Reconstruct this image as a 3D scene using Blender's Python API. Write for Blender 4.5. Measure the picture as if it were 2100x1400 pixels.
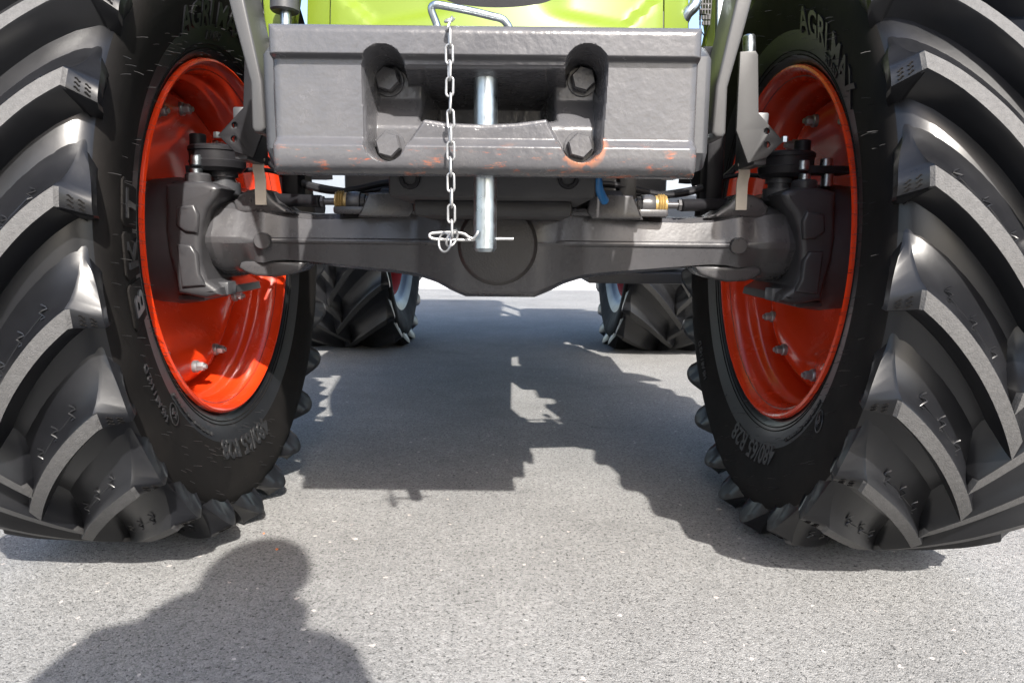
import bpy, bmesh, math, random
from mathutils import Vector, Matrix
R_ = math.radians
random.seed(7)
for o in list(bpy.data.objects): bpy.data.objects.remove(o)
S = bpy.context.scene
COL = S.collection

# ------------------------------------------------------------------ camera, light, exposure
FPX, PITCH, ROLL, YAW = 1440.4, 0.1445, 0.0108, -0.0001
CAM = Vector((0.026, 0.0, 0.652))
_F = Vector((-math.sin(YAW)*math.cos(PITCH), math.cos(YAW)*math.cos(PITCH), -math.sin(PITCH)))
_R = Vector((math.cos(YAW), math.sin(YAW), 0)); _U = _R.cross(_F)
_R, _U = _R*math.cos(ROLL)+_U*math.sin(ROLL), _U*math.cos(ROLL)-_R*math.sin(ROLL)
cd = bpy.data.cameras.new('camera'); cam = bpy.data.objects.new('view_camera', cd); COL.objects.link(cam)
cd.sensor_width = 36; cd.lens = FPX*36/2100; cd.clip_start = 0.01; cd.clip_end = 3000
m = Matrix((_R, _U, -_F)).transposed().to_4x4(); m.translation = CAM
cam.matrix_world = m
S.camera = cam
def P(x, y, Y):
    """a point of the place at distance Y, from where the surveyor saw it"""
    d = _F*FPX + _R*(x-1050) + _U*(700-y)
    return CAM + d*(Y/d.y)

LIGHT = Vector((-0.31, 1.10, -1.0)).normalized()          # the way the sunlight travels
W = bpy.data.worlds.new('World'); S.world = W; W.use_nodes = True
nt = W.node_tree; bgn = nt.nodes['Background']
sky = nt.nodes.new('ShaderNodeTexSky'); sky.sky_type = 'NISHITA'; sky.sun_disc = False
sky.sun_elevation = math.asin(-LIGHT.z); sky.sun_rotation = math.atan2(-LIGHT.x, -LIGHT.y)
sky.air_density = 1.0; sky.dust_density = 3.0; sky.ozone_density = 1.0
nt.links.new(sky.outputs[0], bgn.inputs[0]); bgn.inputs[1].default_value = 0.125
sl = bpy.data.lights.new('sun', 'SUN'); sl.energy = 4.0; sl.angle = R_(0.75); sl.color = (1.0, 0.955, 0.89)
so = bpy.data.objects.new('sun', sl); COL.objects.link(so); so.location = (2, -6, 8)
so.rotation_euler = LIGHT.to_track_quat('-Z', 'Y').to_euler()
S.view_settings.view_transform = 'Standard'; S.view_settings.look = 'None'
S.view_settings.gamma = 1; S.view_settings.use_curve_mapping = False
S.view_settings.exposure = 1.64
S.cycles.max_bounces = 5; S.cycles.diffuse_bounces = 3; S.cycles.glossy_bounces = 3

# ------------------------------------------------------------------ materials
MATS = {}
def mat(name, col, rough=.5, metal=0, var=0, vscale=8, bump=0, bscale=300, spec=.5, coat=0, rvar=0, bdist=.001, dust=0):
    if name in MATS: return MATS[name]
    M = bpy.data.materials.new(name); M.use_nodes = True; n = M.node_tree.nodes; l = M.node_tree.links
    b = n['Principled BSDF']
    b.inputs['Base Color'].default_value = (*col, 1); b.inputs['Roughness'].default_value = rough
    b.inputs['Metallic'].default_value = metal; b.inputs['Specular IOR Level'].default_value = spec
    if coat: b.inputs['Coat Weight'].default_value = coat; b.inputs['Coat Roughness'].default_value = .12
    tc = n.new('ShaderNodeTexCoord')
    if var or rvar:
        nz = n.new('ShaderNodeTexNoise'); nz.inputs['Scale'].default_value = vscale; nz.inputs['Detail'].default_value = 8
        nz.inputs['Roughness'].default_value = .65
        l.new(tc.outputs['Object'], nz.inputs['Vector'])
        if var:
            mx = n.new('ShaderNodeMapRange'); mx.inputs[1].default_value = .3; mx.inputs[2].default_value = .7
            mx.inputs[3].default_value = 1-var; mx.inputs[4].default_value = 1+var
            l.new(nz.outputs[0], mx.inputs[0])
            ml = n.new('ShaderNodeVectorMath'); ml.operation = 'SCALE'; ml.inputs[0].default_value = col
            l.new(mx.outputs[0], ml.inputs['Scale']); l.new(ml.outputs[0], b.inputs['Base Color'])
        if rvar:
            mr = n.new('ShaderNodeMapRange'); mr.inputs[1].default_value = .3; mr.inputs[2].default_value = .7
            mr.inputs[3].default_value = max(.03, rough-rvar); mr.inputs[4].default_value = rough+rvar
            l.new(nz.outputs[0], mr.inputs[0]); l.new(mr.outputs[0], b.inputs['Roughness'])
    if dust:
        d1 = n.new('ShaderNodeTexNoise'); d1.inputs['Scale'].default_value = 5; d1.inputs['Detail'].default_value = 9; d1.inputs['Roughness'].default_value = .72
        l.new(tc.outputs['Object'], d1.inputs['Vector'])
        dr = n.new('ShaderNodeMapRange'); dr.inputs[1].default_value = .46; dr.inputs[2].default_value = .74; dr.inputs[3].default_value = 0; dr.inputs[4].default_value = dust
        l.new(d1.outputs[0], dr.inputs[0])
        dm = n.new('ShaderNodeMix'); dm.data_type = 'RGBA'; l.new(dr.outputs[0], dm.inputs['Factor'])
        if b.inputs['Base Color'].links: l.new(b.inputs['Base Color'].links[0].from_socket, dm.inputs['A'])
        else: dm.inputs['A'].default_value = (*col, 1)
        dm.inputs['B'].default_value = (.12, .105, .088, 1); l.new(dm.outputs['Result'], b.inputs['Base Color'])
    if bump:
        nb = n.new('ShaderNodeTexNoise'); nb.inputs['Scale'].default_value = bscale; nb.inputs['Detail'].default_value = 3
        l.new(tc.outputs['Object'], nb.inputs['Vector'])
        bp = n.new('ShaderNodeBump'); bp.inputs['Strength'].default_value = bump; bp.inputs['Distance'].default_value = bdist
        l.new(nb.outputs[0], bp.inputs['Height']); l.new(bp.outputs[0], b.inputs['Normal'])
    MATS[name] = M
    return M
RUB = mat('tyre_rubber', (.0060, .0063, .0076), .33, var=.3, vscale=6, bump=.10, bscale=90, rvar=.07, spec=.46)
RUBS = mat('tyre_sidewall', (.0062, .0056, .0054), .75, var=.3, vscale=9, bump=.1, bscale=120, rvar=.1, spec=.13, dust=.05)
TREAD = mat('tread_face', (.072, .071, .071), .72, var=.2, vscale=130, bump=.6, bscale=420, spec=.3, bdist=.0015)
LETTER = mat('raised_lettering', (.013, .013, .014), .38, var=.2, spec=.5)
TREADR = mat('rear_tread_shaded', (.022, .022, .022), .7, var=.2, vscale=60, bump=.4, bscale=300, spec=.25)  # dust-free rear tread, with the shade under the tractor put into its colour
PAINT = mat('grey_cast_paint', (.066, .066, .071), .24, var=.08, vscale=20, bump=.26, bscale=100, rvar=.07, bdist=.003, spec=.42, dust=.12)
AXLEP = mat('grey_axle_paint', (.047, .0465, .050), .27, var=.1, vscale=14, bump=.2, bscale=140, rvar=.08, spec=.45, dust=.12)
KNUCK = mat('knuckle_paint', (.032, .032, .035), .33, var=.12, vscale=18, bump=.2, bscale=150, spec=.35, dust=.08)
DARKP = mat('dark_grey_paint', (.035, .037, .042), .42, dust=.1, var=.12, vscale=20, bump=.15, bscale=200)
PLATE = mat('light_grey_plate', (.046, .046, .047), .38, spec=.35, var=.05, vscale=18, bump=.08, bscale=250)
BLACK = mat('black_plastic', (.010, .010, .012), .46, dust=.04, spec=.2, var=.2, vscale=30, bump=.1, bscale=300)
CASTD = mat('rough_dark_casting', (.036, .034, .034), .55, var=.15, vscale=30, bump=.7, bscale=260, bdist=.002)
BELLY = mat('dark_casting', (.02, .02, .022), .6, var=.3, vscale=15, bump=.3, bscale=150)
RED = mat('red_rim_paint', (.56, .034, .0055), .24, var=.06, vscale=10, bump=.05, bscale=40, coat=.5, rvar=.07)
GREEN = mat('lime_green_paint', (.112, .158, .013), .42, var=.03, vscale=6, coat=.12, spec=.35)
ZINC = mat('zinc_plated_steel', (.42, .47, .50), .33, metal=1, var=.12, vscale=60, bump=.06, bscale=200, rvar=.1)
ZINCD = mat('dull_zinc_steel', (.33, .33, .33), .42, metal=.8, var=.16, vscale=80, bump=.15, bscale=400, rvar=.1)
BOLTG = mat('galvanised_bolt', (.3, .3, .31), .4, metal=.7, var=.15, vscale=90, bump=.1, bscale=400)
BRASS = mat('yellowed_clamp', (.30, .20, .07), .4, metal=.3, var=.25, vscale=120)
BEIGE = mat('beige_strap', (.55, .50, .42), .6, var=.08, vscale=40)
BLUE = mat('blue_hose', (.01, .12, .32), .4, var=.1)
TANK = mat('blue_grey_plastic', (.23, .26, .30), .45, var=.05, bump=.08, bscale=300)
SKIN = mat('skin', (.45, .25, .17), .5, var=.08, vscale=20)
CLOTH = mat('blue_jacket_cloth', (.04, .06, .11), .85, var=.25, vscale=30, bump=.4, bscale=250)
JEANS = mat('jeans_cloth', (.03, .045, .09), .9, var=.3, vscale=40, bump=.4, bscale=300)
HAIR = mat('brown_hair', (.04, .025, .015), .6, var=.3, vscale=80, bump=.6, bscale=200)
GLASS = mat('tinted_glass', (.02, .03, .03), .05, spec=.8)

def weight_material():
    M = PAINT.copy(); M.name = 'grey_cast_paint_scraped'; n = M.node_tree.nodes; l = M.node_tree.links
    b = n['Principled BSDF']; old = b.inputs['Base Color'].links[0].from_socket
    tc = [x for x in n if x.type == 'TEX_COORD'][0]
    sp = n.new('ShaderNodeSeparateXYZ'); l.new(tc.outputs['Object'], sp.inputs[0])
    # the knocks sit on the lower lip, worst along its bottom edge and round the right pocket
    band = n.new('ShaderNodeMapRange'); band.interpolation_type = 'SMOOTHSTEP'
    band.inputs[1].default_value = -.048; band.inputs[2].default_value = -.074; l.new(sp.outputs[2], band.inputs[0])
    mp = n.new('ShaderNodeMapping'); mp.inputs['Scale'].default_value = (20, 20, 85); l.new(tc.outputs['Object'], mp.inputs[0])
    nz = n.new('ShaderNodeTexNoise'); nz.inputs['Scale'].default_value = 1; nz.inputs['Detail'].default_value = 9; nz.inputs['Roughness'].default_value = .75
    l.new(mp.outputs[0], nz.inputs['Vector'])
    th = n.new('ShaderNodeMapRange'); th.inputs[1].default_value = .56; th.inputs[2].default_value = .66; l.new(nz.outputs[0], th.inputs[0])
    mu = n.new('ShaderNodeMath'); mu.operation = 'MULTIPLY'; l.new(th.outputs[0], mu.inputs[0]); l.new(band.outputs[0], mu.inputs[1])
    # a scraped ring at the right pocket's foot
    vs = n.new('ShaderNodeVectorMath'); vs.operation = 'DISTANCE'; l.new(tc.outputs['Object'], vs.inputs[0])
    vs.inputs[1].default_value = (.128, -.005, -.052)
    rg = n.new('ShaderNodeMapRange'); rg.inputs[1].default_value = .036; rg.inputs[2].default_value = .026; l.new(vs.outputs['Value'], rg.inputs[0])
    n2 = n.new('ShaderNodeTexNoise'); n2.inputs['Scale'].default_value = 60; n2.inputs['Detail'].default_value = 6; l.new(tc.outputs['Object'], n2.inputs['Vector'])
    t2 = n.new('ShaderNodeMapRange'); t2.inputs[1].default_value = .50; t2.inputs[2].default_value = .56; l.new(n2.outputs[0], t2.inputs[0])
    zr = n.new('ShaderNodeMapRange'); zr.inputs[1].default_value = -.030; zr.inputs[2].default_value = -.045; l.new(sp.outputs[2], zr.inputs[0])
    yr = n.new('ShaderNodeMapRange'); yr.inputs[1].default_value = .012; yr.inputs[2].default_value = .004; l.new(sp.outputs[1], yr.inputs[0])
    m2 = n.new('ShaderNodeMath'); m2.operation = 'MULTIPLY'; l.new(rg.outputs[0], m2.inputs[0]); l.new(t2.outputs[0], m2.inputs[1])
    m3 = n.new('ShaderNodeMath'); m3.operation = 'MULTIPLY'; l.new(m2.outputs[0], m3.inputs[0]); l.new(zr.outputs[0], m3.inputs[1])
    m4 = n.new('ShaderNodeMath'); m4.operation = 'MULTIPLY'; l.new(m3.outputs[0], m4.inputs[0]); l.new(yr.outputs[0], m4.inputs[1])
    mxx = n.new('ShaderNodeMath'); mxx.operation = 'MAXIMUM'; l.new(mu.outputs[0], mxx.inputs[0]); l.new(m4.outputs[0], mxx.inputs[1])
    rust = n.new('ShaderNodeValToRGB'); rust.color_ramp.elements[0].color = (.34, .075, .025, 1); rust.color_ramp.elements[1].color = (.25, .12, .07, 1)
    rust.color_ramp.elements[0].position = .35; rust.color_ramp.elements[1].position = .65; l.new(n2.outputs[0], rust.inputs[0])
    mix = n.new('ShaderNodeMix'); mix.data_type = 'RGBA'; l.new(mxx.outputs[0], mix.inputs['Factor'])
    l.new(old, mix.inputs['A']); l.new(rust.outputs[0], mix.inputs['B']); l.new(mix.outputs['Result'], b.inputs['Base Color'])
    return M

def asphalt_material():
    M = bpy.data.materials.new('asphalt'); M.use_nodes = True; n = M.node_tree.nodes; l = M.node_tree.links; b = n['Principled BSDF']
    tc = n.new('ShaderNodeTexCoord'); V = tc.outputs['Object']
    def noise(s, d=4, r=.6):
        x = n.new('ShaderNodeTexNoise'); x.inputs['Scale'].default_value = s; x.inputs['Detail'].default_value = d; x.inputs['Roughness'].default_value = r
        l.new(V, x.inputs['Vector']); return x
    def rng(src, a, b_, c, d, ty='LINEAR'):
        x = n.new('ShaderNodeMapRange'); x.interpolation_type = ty
        for i, v in enumerate((a, b_, c, d)): x.inputs[1+i].default_value = v
        l.new(src, x.inputs[0]); return x.outputs[0]
    def math_(op, a, b_=None):
        x = n.new('ShaderNodeMath'); x.operation = op
        for i, v in enumerate((a, b_)):
            if v is None: continue
            if isinstance(v, (int, float)): x.inputs[i].default_value = v
            else: l.new(v, x.inputs[i])
        return x.outputs[0]
    v1 = n.new('ShaderNodeTexVoronoi'); v1.inputs['Scale'].default_value = 260; v1.inputs['Randomness'].default_value = 1
    nd = noise(60, 3); dv = n.new('ShaderNodeVectorMath'); dv.operation = 'SCALE'; dv.inputs['Scale'].default_value = .012
    l.new(nd.outputs['Color'], dv.inputs[0]); av = n.new('ShaderNodeVectorMath'); l.new(V, av.inputs[0]); l.new(dv.outputs[0], av.inputs[1])
    l.new(av.outputs[0], v1.inputs['Vector'])
    sx = n.new('ShaderNodeSeparateColor'); l.new(v1.outputs['Color'], sx.inputs[0])
    grain = noise(420, 4, .7); mid = noise(55, 5, .7); big = noise(1.6, 5, .6)
    g = math_('ADD', rng(sx.outputs[0], 0, 1, .74, 1.22), rng(grain.outputs[0], .3, .7, -.28, .28))
    g = math_('ADD', g, rng(mid.outputs[0], .3, .7, -.12, .12))
    g = math_('MULTIPLY', g, rng(big.outputs[0], .3, .7, .86, 1.14))
    g = math_('MULTIPLY', g, rng(noise(7, 6, .7).outputs[0], .3, .7, .92, 1.08))
    g = math_('MULTIPLY', g, rng(noise(.9, 4, .75).outputs[0], .56, .66, 1, .86))
    pit = rng(noise(140, 3, .6).outputs[0], .345, .43, .30, 1)
    g = math_('MULTIPLY', g, pit)
    base = n.new('ShaderNodeVectorMath'); base.operation = 'SCALE'; base.inputs[0].default_value = (.192, .191, .187); l.new(g, base.inputs['Scale'])
    # pale chippings here and there
    v2 = n.new('ShaderNodeTexVoronoi'); v2.inputs['Scale'].default_value = 48; l.new(av.outputs[0], v2.inputs['Vector'])
    s2 = n.new('ShaderNodeSeparateColor'); l.new(v2.outputs['Color'], s2.inputs[0])
    size = math_('ADD', rng(s2.outputs[1], 0, 1, .05, .24), rng(noise(160, 2).outputs[0], .3, .7, -.09, .09))
    chip = math_('MULTIPLY', math_('GREATER_THAN', s2.outputs[0], .90), math_('LESS_THAN', v2.outputs['Distance'], size))
    cc = n.new('ShaderNodeValToRGB'); cc.color_ramp.elements[0].color = (.40, .39, .37, 1); cc.color_ramp.elements[1].color = (.36, .27, .24, 1)
    l.new(s2.outputs[2], cc.inputs[0])
    mx = n.new('ShaderNodeMix'); mx.data_type = 'RGBA'; l.new(chip, mx.inputs['Factor']); l.new(base.outputs[0], mx.inputs['A']); l.new(cc.outputs[0], mx.inputs['B'])
    # hairline cracks, in a few places only
    v3 = n.new('ShaderNodeTexVoronoi'); v3.feature = 'DISTANCE_TO_EDGE'; v3.inputs['Scale'].default_value = 3.2
    dn = noise(14, 6, .7); ds = n.new('ShaderNodeVectorMath'); ds.operation = 'SCALE'; ds.inputs['Scale'].default_value = .07; l.new(dn.outputs['Color'], ds.inputs[0])
    da = n.new('ShaderNodeVectorMath'); l.new(V, da.inputs[0]); l.new(ds.outputs[0], da.inputs[1]); l.new(da.outputs[0], v3.inputs['Vector'])
    crack = math_('MULTIPLY', rng(v3.outputs['Distance'], .0016, .005, 1, 0), rng(noise(2.3, 3).outputs[0], .57, .66, 0, .8))
    m2 = n.new('ShaderNodeMix'); m2.data_type = 'RGBA'; l.new(crack, m2.inputs['Factor']); l.new(mx.outputs['Result'], m2.inputs['A']); m2.inputs['B'].default_value = (.03, .03, .03, 1)
    l.new(m2.outputs['Result'], b.inputs['Base Color'])
    b.inputs['Roughness'].default_value = .8; b.inputs['Specular IOR Level'].default_value = .35
    h = math_('ADD', rng(v1.outputs['Distance'], 0, .6, 1, 0), rng(grain.outputs[0], .3, .7, 0, .6))
    h = math_('ADD', h, math_('MULTIPLY', pit, .8)); h = math_('SUBTRACT', h, math_('MULTIPLY', crack, 2))
    bp = n.new('ShaderNodeBump'); bp.inputs['Strength'].default_value = .7; bp.inputs['Distance'].default_value = .0016
    l.new(h, bp.inputs['Height']); l.new(bp.outputs[0], b.inputs['Normal'])
    return M

# ------------------------------------------------------------------ helpers
def tag(o, label=None, cat=None, group=None, kind=None):
    for k, v in (('label', label), ('category', cat), ('group', group), ('kind', kind)):
        if v: o[k] = v
    return o
def wloc(o):
    v = Vector((0, 0, 0))
    while o: v = v+o.location; o = o.parent
    return v
def empty(name, loc, parent=None):
    o = bpy.data.objects.new(name, None); COL.objects.link(o); o.empty_display_size = .05
    o.parent = parent; o.location = Vector(loc)-(wloc(parent) if parent else Vector((0, 0, 0)))
    return o
class MB:
    """collects shapes given in world coordinates and links them as one mesh"""
    def __init__(s): s.v = []; s.f = []; s.m = []
    def add(s, vs, fs, mi=0):
        b = len(s.v); s.v += [Vector(v) for v in vs]
        for f in fs: s.f.append([b+i for i in f]); s.m.append(mi)
        return s
    def mirror(s, mx=0):
        r = MB(); r.v = [Vector((2*mx-v.x, v.y, v.z)) for v in s.v]; r.f = [f[::-1] for f in s.f]; r.m = list(s.m); return r
    def build(s, name, mats, parent=None, sharp=35, origin=None, smooth=True):
        if not isinstance(mats, (list, tuple)): mats = [mats]
        lo = [min(v[i] for v in s.v) for i in range(3)]; hi = [max(v[i] for v in s.v) for i in range(3)]
        c = Vector(origin) if origin is not None else Vector([(a+b)/2 for a, b in zip(lo, hi)])
        me = bpy.data.meshes.new(name); me.from_pydata([v-c for v in s.v], [], s.f)
        for mm in mats: me.materials.append(mm)
        me.polygons.foreach_set('material_index', s.m)
        bm = bmesh.new(); bm.from_mesh(me); bmesh.ops.remove_doubles(bm, verts=bm.verts, dist=1e-6)
        bmesh.ops.recalc_face_normals(bm, faces=bm.faces); bm.to_mesh(me); bm.free()
        if smooth:
            me.polygons.foreach_set('use_smooth', [True]*len(me.polygons)); me.set_sharp_from_angle(angle=R_(sharp))
        o = bpy.data.objects.new(name, me); COL.objects.link(o); o.parent = parent
        o.location = c-(wloc(parent) if parent else Vector((0, 0, 0)))
        return o
    # ---- shapes
    def box(s, lo, hi, bev=0, mi=0, rot=None, seg=2):
        bm = bmesh.new(); bmesh.ops.create_cube(bm, size=1)
        c = (Vector(lo)+Vector(hi))/2; d = Vector(hi)-Vector(lo)
        for v in bm.verts: v.co = Vector((v.co.x*d.x, v.co.y*d.y, v.co.z*d.z))
        if bev: bmesh.ops.bevel(bm, geom=bm.edges[:], offset=bev, segments=seg, profile=.5, affect='EDGES')
        bm.verts.index_update()
        vs = [((rot@v.co) if rot else v.co)+c for v in bm.verts]
        fs = [[v.index for v in f.verts] for f in bm.faces]; bm.free()
        return s.add(vs, fs, mi)
    def cyl(s, a, b, r, r2=None, n=24, bev=0, mi=0):
        a, b = Vector(a), Vector(b); r2 = r if r2 is None else r2; L = (b-a).length
        prof = [(0, 0), (0, r-bev), (bev, r), (L-bev, r2), (L, r2-bev), (L, 0)] if bev else [(0, 0), (0, r), (L, r2), (L, 0)]
        return s.lathe(prof, a, (b-a).normalized(), n, mi)
    def lathe(s, prof, o, ax, n=32, mi=0, closed=False):
        ax = Vector(ax).normalized(); o = Vector(o)
        t = Vector((0, 0, 1)) if abs(ax.z) < .9 else Vector((1, 0, 0)); e1 = ax.cross(t).normalized(); e2 = ax.cross(e1)
        vs = []; fs = []; k = len(prof)
        for i in range(n):
            a = 2*math.pi*i/n; e = e1*math.cos(a)+e2*math.sin(a)
            vs += [o+ax*h+e*r for h, r in prof]
        for i in range(n):
            j = (i+1) % n
            for q in range(k if closed else k-1):
                w = (q+1) % k; fs.append([i*k+q, j*k+q, j*k+w, i*k+w])
        return s.add(vs, fs, mi)
    def tube(s, pts, r, n=10, mi=0, cyc=False, caps=True):
        pts = [Vector(p) for p in pts]; N = len(pts); vs = []; fs = []
        rr = r if isinstance(r, (list, tuple)) else [r]*N
        up = None
        for i, p in enumerate(pts):
            if cyc: t = pts[(i+1) % N]-pts[i-1]
            else: t = pts[min(i+1, N-1)]-pts[max(i-1, 0)]
            t.normalize()
            if up is None: up = t.orthogonal().normalized()
            up = (up-t*up.dot(t)).normalized(); w = t.cross(up)
            vs += [p+(up*math.cos(2*math.pi*k/n)+w*math.sin(2*math.pi*k/n))*rr[i] for k in range(n)]
        for i in range(N if cyc else N-1):
            j = (i+1) % N
            for k in range(n): fs.append([i*n+k, i*n+(k+1) % n, j*n+(k+1) % n, j*n+k])
        if caps and not cyc: fs.append(list(range(n))[::-1]); fs.append([(N-1)*n+k for k in range(n)])
        return s.add(vs, fs, mi)
    def loft(s, rings, mi=0, caps=True):
        n = len(rings[0]); vs = [v for r in rings for v in r]; fs = []
        for i in range(len(rings)-1):
            for k in range(n): fs.append([i*n+k, i*n+(k+1) % n, (i+1)*n+(k+1) % n, (i+1)*n+k])
        if caps: fs.append(list(range(n))[::-1]); fs.append([(len(rings)-1)*n+k for k in range(n)])
        return s.add(vs, fs, mi)
    def plate(s, outline, y0, y1, bev=.004, holes=(), mi=0, res=2):
        """outline and holes: (X, Z) points; solid between y0 and y1 with rounded edges"""
        return s.plate3(outline, bev, holes, (y1-y0), lambda a, b, c: Vector((a, y0+(y1-y0)/2+c, b)), mi, res)
    def plate3(s, outline, bev, holes, depth, fn, mi=0, res=2):
        cu = bpy.data.curves.new('tmp', 'CURVE'); cu.dimensions = '2D'; cu.fill_mode = 'BOTH'
        for pl in [outline]+list(holes):
            sp = cu.splines.new('POLY'); sp.points.add(len(pl)-1); sp.use_cyclic_u = True
            for q, (a, b) in zip(sp.points, pl): q.co = (a, b, 0, 1)
        cu.extrude = max(depth/2-bev, 0); cu.bevel_depth = bev; cu.bevel_resolution = res; cu.offset = -bev
        return s.from_curve(cu, fn, mi)
    def from_curve(s, cu, fn, mi=0):
        ob = bpy.data.objects.new('tmp', cu); COL.objects.link(ob)
        dg = bpy.context.evaluated_depsgraph_get(); me = bpy.data.meshes.new_from_object(ob.evaluated_get(dg))
        s.add([fn(*v.co) for v in me.vertices], [list(p.vertices) for p in me.polygons], mi)
        bpy.data.objects.remove(ob); bpy.data.curves.remove(cu); bpy.data.meshes.remove(me)
        return s
    def text(s, body, size, extr, fn, mi=0, shear=0, sub=.012):
        cu = bpy.data.curves.new('tmp', 'FONT'); cu.body = body; cu.size = size; cu.extrude = extr; cu.align_x = 'CENTER'
        cu.offset = size*.018; cu.shear = shear; cu.resolution_u = 3
        t = MB(); t.from_curve(cu, lambda a, b, c: Vector((a, b, c)))
        bm = bmesh.new(); vv = [bm.verts.new(v) for v in t.v]
        for f in t.f:
            try: bm.faces.new([vv[i] for i in f])
            except ValueError: pass
        bmesh.ops.triangulate(bm, faces=bm.faces)
        for _ in range(3):
            e = [e for e in bm.edges if e.calc_length() > sub]
            if not e: break
            bmesh.ops.subdivide_edges(bm, edges=e, cuts=1); bmesh.ops.triangulate(bm, faces=bm.faces)
        bm.verts.index_update()
        s.add([fn(*v.co) for v in bm.verts], [[v.index for v in f.verts] for f in bm.faces], mi); bm.free()
        return s
    def hexbolt(s, c, ax, af, h, washer=None, mi=0, wmi=None):
        ax = Vector(ax).normalized(); c = Vector(c); R = af/math.sqrt(3)
        if washer: s.cyl(c, c+ax*.004, washer, n=24, bev=.0008, mi=mi if wmi is None else wmi); c = c+ax*.004
        t = ax.orthogonal().normalized(); w = ax.cross(t); rings = []
        for hh, k in ((0, 1), (h*.82, 1), (h, .88)):
            rings.append([c+ax*hh+(t*math.cos(math.pi/3*i)+w*math.sin(math.pi/3*i))*R*k for i in range(6)])
        return s.loft(rings, mi)
def XZ(pts, Y): return [(q.x, q.z) for q in (P(x, y, Y) for x, y in pts)]
def sm(a, b, x):
    t = min(1, max(0, (x-a)/(b-a))); return t*t*(3-2*t)
def lerp_tab(tab, x):
    if x <= tab[0][0]: return tab[0][1]
    for (a, va), (b, vb) in zip(tab, tab[1:]):
        if x <= b: return va+(vb-va)*(x-a)/(b-a)
    return tab[-1][1]
def smooth_path(pts, k=6):
    pts = [Vector(p) for p in pts]; out = []
    for i in range(len(pts)-1):
        p0, p1, p2, p3 = pts[max(i-1, 0)], pts[i], pts[i+1], pts[min(i+2, len(pts)-1)]
        for j in range(k):
            t = j/k; out.append(.5*((2*p1)+(p2-p0)*t+(2*p0-5*p1+4*p2-p3)*t*t+(3*p1-p0-3*p2+p3)*t**3))
    out.append(pts[-1]); return out

# ------------------------------------------------------------------ the setting
def sheet(name, x0, x1, y0, y1, z, M):
    me = bpy.data.meshes.new(name); me.from_pydata([(x0, y0, 0), (x1, y0, 0), (x1, y1, 0), (x0, y1, 0)], [], [(0, 1, 2, 3)]); me.materials.append(M)
    o = bpy.data.objects.new(name, me); COL.objects.link(o); o.location = (0, 0, z); o['kind'] = 'structure'; return o
CONC = mat('pale_concrete', (.50, .49, .475), .85, var=.08, vscale=2, bump=.2, bscale=80)
sheet('ground', -600, 600, -600, 900, -.006, CONC)
sheet('asphalt_yard', -14, 14, -8, 9.2, 0, asphalt_material())

# ------------------------------------------------------------------ the tractor
AX = Vector((0, 1.594, .64))                                  # middle of the front axle
tractor = tag(empty('tractor', (0, 1.594, 0)), 'lime green tractor with red rims and a grey front weight, seen from the front', 'tractor')

# ---- front weight: a casting with two slot pockets joined by a deep throat
WY = .950; WX = -.0125; WHW = .279; WZ0, WZ1 = .7345, .9225
def seg_d(x, y, a, b):
    ax, ay = a; bx, by = b; t = max(0, min(1, ((x-ax)*(bx-ax)+(y-ay)*(by-ay))/((bx-ax)**2+(by-ay)**2+1e-9)))
    return math.hypot(x-ax-t*(bx-ax), y-ay-t*(by-ay))
def poly_sd(x, y, pl):
    d = 1e9; ins = False
    for i in range(len(pl)):
        a, b = pl[i], pl[i-1]; d = min(d, seg_d(x, y, a, b))
        if (a[1] > y) != (b[1] > y) and x < (b[0]-a[0])*(y-a[1])/(b[1]-a[1]+1e-12)+a[0]: ins = not ins
    return -d if ins else d
def wpx(x, y): q = P(x, y, WY); return (q.x, q.z)
pk = .00066
SL = [wpx(785, 141), wpx(790, 288)]; SR = [wpx(1203, 141), wpx(1193, 290)]
PLf = [wpx(*q) for q in ((785, 134), (872, 134), (872, 243), (829, 305), (785, 305))]
PRt = [wpx(*q) for q in ((1203, 136), (1118, 136), (1118, 246), (1152, 308), (1203, 308))]
MID = [wpx(*q) for q in ((835, 132), (1160, 134), (1160, 243), (1060, 255), (990, 258), (920, 255), (835, 243))]
zt, zl = wpx(993, 121)[1], wpx(993, 292)[1]
def weight_depth(x, z):
    d = .013*(1-sm(zt-.0015, zt+.0035, z))*(1-sm(zl+.006, zl-.008, z))   # face set back between the two bands
    e = min(x-(WX-WHW), WX+WHW-x, WZ1-z, z-WZ0); rad = .013
    if e < rad: d += rad-math.sqrt(max(0, rad*rad-(rad-e)**2))
    ez = z-WZ0
    if ez < .026: d += .020*(1-math.sqrt(max(0, 1-((.026-ez)/.026)**2)))*.8
    d += .004*sm(.012, 0, z-(zl-.030))*0
    s1 = min(seg_d(x, z, *SL)-43*pk, poly_sd(x, z, PLf)); s2 = min(seg_d(x, z, *SR)-43*pk, poly_sd(x, z, PRt))
    sp = min(s1, s2); smid = poly_sd(x, z, MID)
    pocket = (.060+.038*sm(.800, .850, z))*sm(.0012, -.0085, sp)
    low = sm(.815, .795, z)                                     # the lower lip rolls back gently
    throat = .19*sm(.002+.004*low, -.026-.010*low, smid)
    both = (pocket**4+throat**4)**.25
    if both > .002: d = d*(1-sm(0, .02, both))+both
    return d
NXg, NZg = 540, 186
mb = MB(); vs = []; fs = []
for j in range(NZg+1):
    z = WZ0+(WZ1-WZ0)*j/NZg
    for i in range(NXg+1):
        x = WX-WHW+2*WHW*i/NXg; vs.append((x, .941+weight_depth(x, z), z))
for j in range(NZg):
    for i in range(NXg):
        a = j*(NXg+1)+i; fs.append([a, a+1, a+NXg+2, a+NXg+1])
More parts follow.
